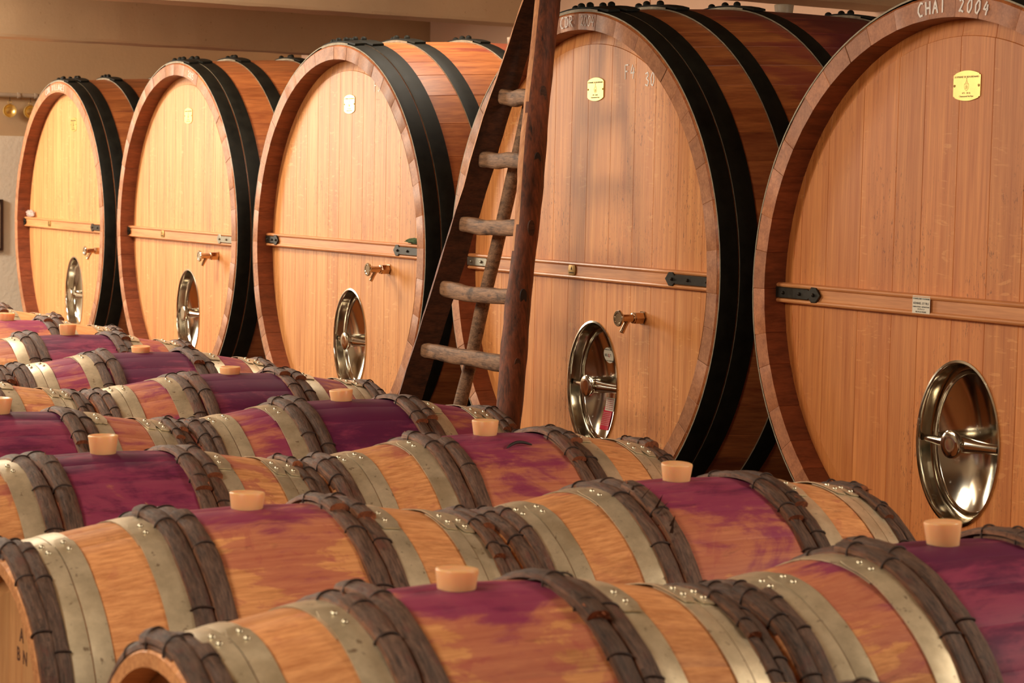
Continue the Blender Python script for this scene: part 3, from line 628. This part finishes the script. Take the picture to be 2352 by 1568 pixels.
def withe(uc, wd, ht, seed):
    rn = random.Random(seed); mb = MB(); n = 110; span = 2 * PI + .42; rings = []; c = 9; ph = rn.uniform(0, 9)
    for i in range(n + 1):
        a = -.42 + span * i / n; e = a - (2 * PI - .42)   # last .42 rad lies over the first .42
        lift = ht * .62 if e > 0 else (0 if e < -.35 else ht * .62 * (e + .35) / .35)
        if a < .15: sc0 = .45 + .55 * max(0, (a + .42) / .57)
        else: sc0 = 1
        nz = noise.noise(Vector((a * 3, seed, ph))); n2 = noise.noise(Vector((a * 9, seed + 5, ph)))
        w_ = wd * (.5 + .05 * nz + .03 * n2) * (.8 + .2 * sc0); h_ = ht * (1 + .18 * n2) * sc0; uo = uc + .003 * noise.noise(Vector((a * 1.3, seed, 3)))
        if i >= n - 1: w_ *= 1.05; h_ *= 1.15
        ring = []
        for k in range(c):
            t = PI * k / (c - 1); x = uo - w_ * math.cos(t); r = br(min(abs(x), BH)) - .001 + lift + h_ * math.sin(t) ** .6 * (1 + .10 * noise.noise(Vector((a * 22, k * .9, seed))))
            ring.append((x, -r * math.sin(a), r * math.cos(a)))
        rings.append(ring)
    mb.loft(rings, 0, True)
    for q_ in range(n): mb.M[q_ * c] = 2; mb.M[q_ * c + c - 2] = 2
    b = len(mb.V) - c; mb.F.append(tuple(b + i for i in range(c))); mb.M.append(1); mb.F.append(tuple(range(c))); mb.M.append(1)
    # split slivers near the cut end
    for q in range(5):
        a = 2 * PI - .03 + rn.uniform(-.05, .02); x = uc + rn.uniform(-.4, .4) * wd; r = br(uc) + ht * rn.uniform(.5, 1.4); l_ = rn.uniform(.01, .03)
        p = Vector((x, -r * math.sin(a), r * math.cos(a))); t = Vector((rn.uniform(-.3, .3), -math.cos(a), -math.sin(a) + rn.uniform(-.1, .5))).normalized() * l_
        mb.add([p + Vector((.003, 0, 0)), p - Vector((.003, 0, 0)), p + Vector((0, 0, .003)), p + t], [(0, 1, 3), (1, 2, 3), (2, 0, 3)], 1)
    return fixn(mb.build('chestnut_hoop', [M['bark'], M['cut_wood'], M['split_side']], 45))
WU = [(.152, .038, .0135), (.192, .036, .013), (.434, .026, .012), (.4585, .029, .014)]
WH = [[withe(u, w_, h, s * 7 + i * 3 + 1) for s in range(4)] for i, (u, w_, h) in enumerate(WU)]
def binding(uc, wd, ht):
    mb = MB(); P = []
    for k in range(13):
        t = PI * k / 12; x = uc - (wd * .5 + .002) * math.cos(t); r = br(min(abs(x), BH)) - .002 + (ht + .0022) * math.sin(t) ** .8 * 1.05; P.append((x, .0015 * math.sin(t * 2), r))
    mb.tube(P, .0019, 6); return fixn(mb.build('binding', M['wicker'], 60))
BD = [binding(*w_) for w_ in WU]; BD2 = [binding(w_[0], w_[1], w_[2] * 1.65) for w_ in WU]
BARRELS = {  # (column, row): (stain, tone, label)
 (0, -1): (.5, 'oak wine barrel nearest the camera, only its bung rising at the bottom edge'),
 (0, 0): (.27, 'oak wine barrel at the bottom centre with a large blurred bung'),
 (0, 1): (.26, 'oak wine barrel at the lower left with lettering stencilled on its pale end'),
 (0, 2): (.72, 'oak wine barrel at left with ragged purple stain over bare wood'),
 (0, 3): (.86, 'dark purple-stained oak barrel cut by the left edge'),
 (0, 4): (.7, 'oak wine barrel at the left edge showing only its right hoops'),
 (0, 5): (.5, 'oak wine barrel almost hidden at the far left edge'),
 (1, 0): (.86, 'purple-stained oak barrel at the lower right edge under the rightmost cask'),
 (1, 1): (.48, 'red-stained oak barrel at right centre with a splintered chestnut hoop'),
 (1, 2): (.56, 'red-brown oak barrel with a black twig lying on it, before the F4 cask'),
 (1, 3): (1.15, 'deep wine-coloured oak barrel at the foot of the ladder'),
 (1, 4): (1.05, 'magenta-stained oak barrel before the cask chalked F5'),
 (1, 5): (1.1, 'dark purple oak barrel between two magenta barrels, mid left'),
 (1, 6): (.82, 'pinkish purple oak barrel before the second cask from the left'),
 (1, 7): (.27, 'orange oak barrel with purple only along its top, before the leftmost cask'),
 (1, 8): (.2, 'pale oak barrel at the far left corner, only its right end in view'),
 (1, 9): (.2, 'farthest oak barrel of the back column, behind all the others')}
DY = .8202; DXL = .96
for bi, ((i, j), (stain, lab)) in enumerate(BARRELS.items()):
    rn = random.Random(bi * 13 + 5); X = i * DXL + .006; Y = j * DY; h = .45
    root = thing('wine_barrel', lab, 'barrel', (X, Y, .10), 'wine barrels lying in two rows'); C0 = (0, 0, h - .10)
    colr = (stain / 1.9 * 1.9, rn.random(), 1, 1)
    for k in range(NS): link('stave', STAVES[k], root, C0).color = colr
    for s in (-1, 1):
        for me in BHEAD: link('head_plank', me, root, (s * (BH - .038), 0, h - .10), (0, 0, 0 if s < 0 else PI))
    for s in (-1, 1):
        rz = 0 if s > 0 else PI
        for q, (u0, u1) in enumerate(ZU):
            a = .10 + rn.uniform(-.06, .10) if s > 0 else rn.uniform(-.32, -.18)
            if q == 1: a = a_prev + rn.uniform(-.015, .015)
            a_prev = a
            zz = link('zinc_hoop', ZH[q], root, C0, (a, 0, rz)); um = (u0 + u1) / 2; r = br(um) + .0070
            for t in (.03, .12) if q != 1 else (.05, .14): link('rivet', BR, zz, (um + rn.uniform(-.003, .003), -r * math.sin(t), r * math.cos(t)), (t, 0, 0))
        for q, (u, w_, t_) in enumerate(WU):
            base = rn.choice([.45, .55, .2, .62]) if q in (0, 2) else rn.choice([.30, .5, .15, -2.4])
            a = base if s > 0 else -base + .42
            wv = link('chestnut_hoop', WH[q][rn.randrange(4)], root, C0, (a, 0, rz))
            # wicker ties: on the lap (taller) and round the rest
            for t in (-.36 + rn.uniform(-.02, .02), -.1): link('binding', BD2[q], wv, (0, 0, 0), (t, 0, 0))
            t = .22
            while t < 5.6: link('binding', BD[q], wv, (0, 0, 0), (t, 0, 0)); t += rn.uniform(.33, .5)
    bg = link('bung', BUNG, root, (-.004, 0, h - .10 + .349 - rn.choice([0, .004, .01]) - (.014 if (i, j) in ((1, 4), (1, 5)) else 0)), (rn.uniform(-.06, .06), rn.uniform(-.06, .06), 0)); bg['label'] = 'pale orange silicone bung'
    if (i, j) == (0, 1):
        for s_, y_, z_ in (('A', -.038, .156), ('B', -.020, .120), ('N', -.059, .120)):
            link('stencil_mark', text_mesh(s_, .034 if len(s_) == 1 else .026, M['stencil'], .0002, .0006), root, (-(BH - .038) - .0004, y_, z_ + h - .10))
# rack rails under the two columns
for i in (0, 1):
    for u in (-.19, .19):
        o = link('barrel_rail', boxm('barrel_rail', (-.05, -1.3, 0), (.05, 7.9, .092), M['timber'], .004), None, (i * DXL + u, 0, 0))
        tag(o, 'timber rail on the floor under the %s ends of the %s barrels' % ('left' if u < 0 else 'right', 'front-left column of' if i == 0 else 'back-right column of'), 'rail', 'rails under the barrels')

# ------------------------------------------------------------------ twig on the barrel
mb = MB(); P = []
bx, by = 1 * DXL, 2 * DY
for k in range(11):
    t = k / 10; x = bx + .012 + .075 * t - .02; a = .36 - .03 * math.sin(t * PI) - .03 * t; r = br(.03) + .004 + .006 * math.sin(t * PI); P.append((x, by - r * math.sin(a), .45 + r * math.cos(a)))
mb.tube(P, [.001, .003, .0038, .004, .004, .004, .004, .0038, .0035, .003, .0015], 8)
tag(link('twig', fixn(mb.build('twig', M['ink'], 60))), 'small black curved twig lying on the red-brown barrel', 'twig')
mb = MB(); rn = random.Random(4)
for k in range(9):
    a = .28 + k * .05; r = br(.15) + .022; p = Vector((DXL - .17 + rn.uniform(-.012, .03), DY - r * math.sin(a), .45 + r * math.cos(a))); t = Vector((rn.uniform(-.2, 1), rn.uniform(-.6, .3), rn.uniform(.2, .9))).normalized() * rn.uniform(.015, .04)
    s = Vector((rn.uniform(-1, 1), rn.uniform(-1, 1), 0)).normalized() * .004; mb.add([p + s, p - s, p + t * .6 + s * .6, p + t], [(0, 1, 3), (0, 3, 2), (1, 2, 3), (0, 2, 1)])
b11 = [o for o in bpy.data.objects if o.name.startswith('wine_barrel') and 'splintered' in o.get('label', '')][0]
o = link('splinters', fixn(mb.build('splinters', M['ladder_sawn'], 0)), b11, tuple(-v for v in b11.location)); o['kind'] = 'stuff'

# ------------------------------------------------------------------ ladder
lad = thing('ladder', 'old rough wooden fruit ladder with split-log rails standing before the F4 cask', 'ladder', (1.62, 3.1, 0)); LO = -Vector((1.62, 3.1, 0))
def rail(pts, rad, flat, m_round, m_flat, seed):
    P = [Vector(p) for p in pts]; n = 60; rings = []; c = 13; mb = MB(); tot = len(P) - 1
    for i in range(n + 1):
        f = i / n * tot; k = min(int(f), tot - 1); p = P[k].lerp(P[k + 1], f - k); ax = (P[-1] - P[0]).normalized(); yv = Vector((0, flat, 0)); yv = (yv - ax * yv.dot(ax)).normalized(); xv = ax.cross(yv).normalized()
        z = p.z; r = rad * (1 + .10 * noise.noise(Vector((z * 3, seed, 0)))); ring = []
        p = p + xv * .006 * noise.noise(Vector((z * 2.2, seed, 9))) + yv * .008 * noise.noise(Vector((z * 1.8, seed, 4)))
        for q in range(c):   # round side faces -yv, flat side lies at +yv
            t = PI * q / (c - 1); rr = r * (1 + .07 * noise.noise(Vector((z * 14, q * .8, seed))))
            ring.append(p + LO + xv * math.cos(t) * rr - yv * (math.sin(t) * rr * .85 - .02))
        for q in range(1, 4): ring.append(p + LO + xv * (-1 + q * .5) * r + yv * (.02 + .003 * noise.noise(Vector((z * 9, q, seed)))))
        rings.append(ring)
    mb.loft(rings, 0, True, True, True); 
    n_ = len(rings[0])
    for k in range(len(rings) - 1):
        for q in range(12, 16): mb.M[k * n_ + q] = 1
    me = fixn(mb.build('rail', [m_round, m_flat, M['ladder_bare_lit']], 50))
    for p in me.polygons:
        if p.normal.x < -.84 - .3 * noise.noise(Vector((p.center.z * 2.5, seed * 3.3, 1.7))) - .5 * max(0, 1.45 - p.center.z): p.material_index = 2  # lamp-facing faces take the painted lit edge, fading out lower down
    return me
Z = .8
Lp = [(1.540, 3.605, 0), (1.679, 3.455, Z - .107), (1.781, 3.339, Z + .404), (1.870, 3.236, Z + .852), (1.921, 3.163, Z + 1.106), (1.945, 3.100, Z + 1.26)]
Rp = [(1.540, 2.680, 0), (1.683, 2.768, Z - .086), (1.746, 2.838, Z + .232), (1.800, 2.880, Z + .502), (1.872, 2.957, Z + .86), (1.939, 3.020, Z + 1.20), (1.948, 3.03, Z + 1.26)]
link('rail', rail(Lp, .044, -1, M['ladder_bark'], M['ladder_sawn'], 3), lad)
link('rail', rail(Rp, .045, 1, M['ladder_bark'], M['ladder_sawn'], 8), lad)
mb = MB(); P = []; rr = []
for k in range(24):
    t = k / 23; p = Vector((1.71, 3.445, 0)).lerp(Vector((1.985, 3.06, Z + 1.24)), t); P.append(p + LO + Vector((.006 * noise.noise(Vector((t * 9, 1, 1))), .006 * noise.noise(Vector((t * 9, 5, 1))), 0))); rr.append(.023 * (1 + .12 * noise.noise(Vector((t * 14, 2, 2)))))
mb.tube(P, rr, 9); link('prop_leg', fixn(mb.build('prop_leg', M['rung_wood'], 50)), lad)
def rung(y0, y1, x, z, seed):
    mb = MB(); rings = []; n = 20
    for i in range(n + 1):
        t = i / n; y = y0 + (y1 - y0) * t; h = .026 * (1 + .15 * noise.noise(Vector((t * 3, seed, 0)))); d = .017; zz = z - .008 * math.sin(PI * t) * (seed % 3) * .6 + .004 * noise.noise(Vector((t * 4, seed, 5)))
        if i in (0, n): h *= .8; d *= .8
        ring = []
        for k in range(14):
            a = 2 * PI * k / 14; cx, cz_ = math.cos(a), math.sin(a); cx = math.copysign(abs(cx) ** .6, cx); cz_ = math.copysign(abs(cz_) ** .6, cz_); q = 1 + .06 * noise.noise(Vector((y * 30, k, seed)))
            ring.append(Vector((x + d * cx * q, y, zz + h * cz_ * q)) + LO)
        rings.append(ring)
    mb.loft(rings, 0, True, True, True); return fixn(mb.build('rung', M['rung_wood'], 50))
def yl(P, z):
    for a, b in zip(P[:-1], P[1:]):
        if a[2] <= z <= b[2]: t = (z - a[2]) / (b[2] - a[2]); return a[1] + (b[1] - a[1]) * t, a[0] + (b[0] - a[0]) * t
for k, z in enumerate((Z + .893, Z + .682, Z + .47, Z + .257, Z + .046, Z - .165, Z - .38, Z - .60)):
    a, xa = yl(Lp, z); b, xb = yl(Rp, z); link('rung', rung(a - .01, b + .03, (xa + xb) / 2 - .004, z, k + 2), lad)
    mb = MB(); e = [(yl(Rp, z)[1] - .002 + .012 * math.cos(2 * PI * q / 14), b - .0195, z + .026 * math.sin(2 * PI * q / 14)) for q in range(14)]
    mb.loft([[Vector(v) + LO for v in e], [Vector(v) + LO + Vector((0, .012, 0)) for v in e]], 0, True, True, False); link('tenon', fixn(mb.build('tenon', M['ink'] if k % 2 else M['ladder_sawn'], 30)), lad)

# ------------------------------------------------------------------ things on the left wall and on the casks' bars
mb = MB(); mb.tube([(-5.8, YE - .045, 1.902), (1.9, YE - .045, 1.902), (4.2, YE - .045, 1.902)], .014, 14)
pp = tag(link('wall_pipe', fixn(mb.build('wall_pipe', M['pvc'], 50))), 'thin grey plastic pipe running along the left wall', 'pipe')
for x in (-1.5, .4, 2.33, 2.44):
    mb = MB(); mb.tube([(x, YE - .001, 1.902), (x, YE - .03, 1.902)], .008, 8); mb.tube([(x - .008, YE - .045, 1.902), (x + .008, YE - .045, 1.902)], .0185, 14); link('pipe_clip', fixn(mb.build('pipe_clip', M['pvc'], 40)), pp)
def cup(x, z, r, lab):
    t = thing('tasting_cup', lab, 'cup', (x, YE - .055, z - r), 'tasting cups hung on the wall pipe')
    mb = MB(); prof = [(r * .98, .012), (r, 0), (r * .96, -.003), (r * .9, .004), (r * .75, .016), (r * .45, .022), (r * .12, .018)]
    mb.loft([[Vector((s * math.cos(2 * PI * k / 32), y, s * math.sin(2 * PI * k / 32) + r)) for k in range(32)] for s, y in prof], 0, True, False, True); link('bowl', fixn(mb.build('bowl', M['brass'], 40)), t)
    mb = MB(); mb.tube([(.011 * math.cos(a), .006, 2 * r + .010 + .010 * math.sin(a)) for a in [2 * PI * k / 16 for k in range(17)]], .0022, 6, 0, False); link('ring', fixn(mb.build('ring', M['dull_brass'], 60)), t)
    mb = MB(); top = 1.902 - .012 - (z - r); mb.tube([(0, .006, 2 * r + .016), (0, .004, (2 * r + top) / 2 + .01), (0, .008, top + .002)], .0018, 6); link('hook', fixn(mb.build('hook', M['forged'], 60)), t)
cup(2.272, 1.803, .043, 'round brass tasting cup hanging from the wall pipe at the left edge'); cup(2.405, 1.800, .043, 'second tasting cup on the wall pipe, half hidden behind the leftmost cask')
t = thing('framed_picture', 'dark framed sheet on the left wall, cut by the left edge', 'picture', (2.078, YE - .02, .917))
mb = MB()
for a, b in (((-.155, -.022, 0), (-.14, 0, .325)), ((.14, -.022, 0), (.155, 0, .325)), ((-.14, -.022, 0), (.14, 0, .015)), ((-.14, -.022, .31), (.14, 0, .325))): mb.box(a, b)
link('frame', mb.build('frame', M['frame'], 0), t); mb = MB(); mb.box((-.14, -.010, .015), (.14, -.002, .31)); link('print', mb.build('print', M['paper'], 0), t)
def crumple(name, lab, cat, c, sz, m, seed, n=2):
    bm = bmesh.new(); bmesh.ops.create_icosphere(bm, subdivisions=3, radius=1)
    for v in bm.verts:
        k = 1 + .5 * noise.noise(v.co * n + Vector((seed, 0, 0))) + .25 * noise.noise(v.co * n * 3 + Vector((seed, 0, 0))); v.co = Vector((v.co.x * sz[0], v.co.y * sz[1], max(v.co.z, -.75) * sz[2])) * k
    mn = min(v.co.z for v in bm.verts)
    for v in bm.verts: v.co.z -= mn
    me = bpy.data.meshes.new(name); bm.to_mesh(me); bm.free(); me.materials.append(m); return tag(link(name, me, None, c), lab, cat)
def film():
    m, nt, bs = mat('plastic_film'); bs.inputs['Base Color'].default_value = s2l((235, 215, 205)); bs.inputs['Roughness'].default_value = .2; bs.inputs['Transmission Weight'].default_value = .5; return m
crumple('plastic_wrap', 'crumpled clear plastic wrap on the bar of the leftmost cask', 'plastic', (XH + DEP - .016, CASKS[1][0] + .67, 1.103 + .048), (.014, .07, .020), film(), 3)
crumple('cloth_scrap', 'small dark green rag resting on the bar of the F5 cask', 'cloth', (XH + DEP - .014, CASKS[3][0] - .67, 1.122 + .046), (.013, .085, .012), simple('green_cloth', (62, 82, 42), .9, 0, .4, 60), 9, 3)
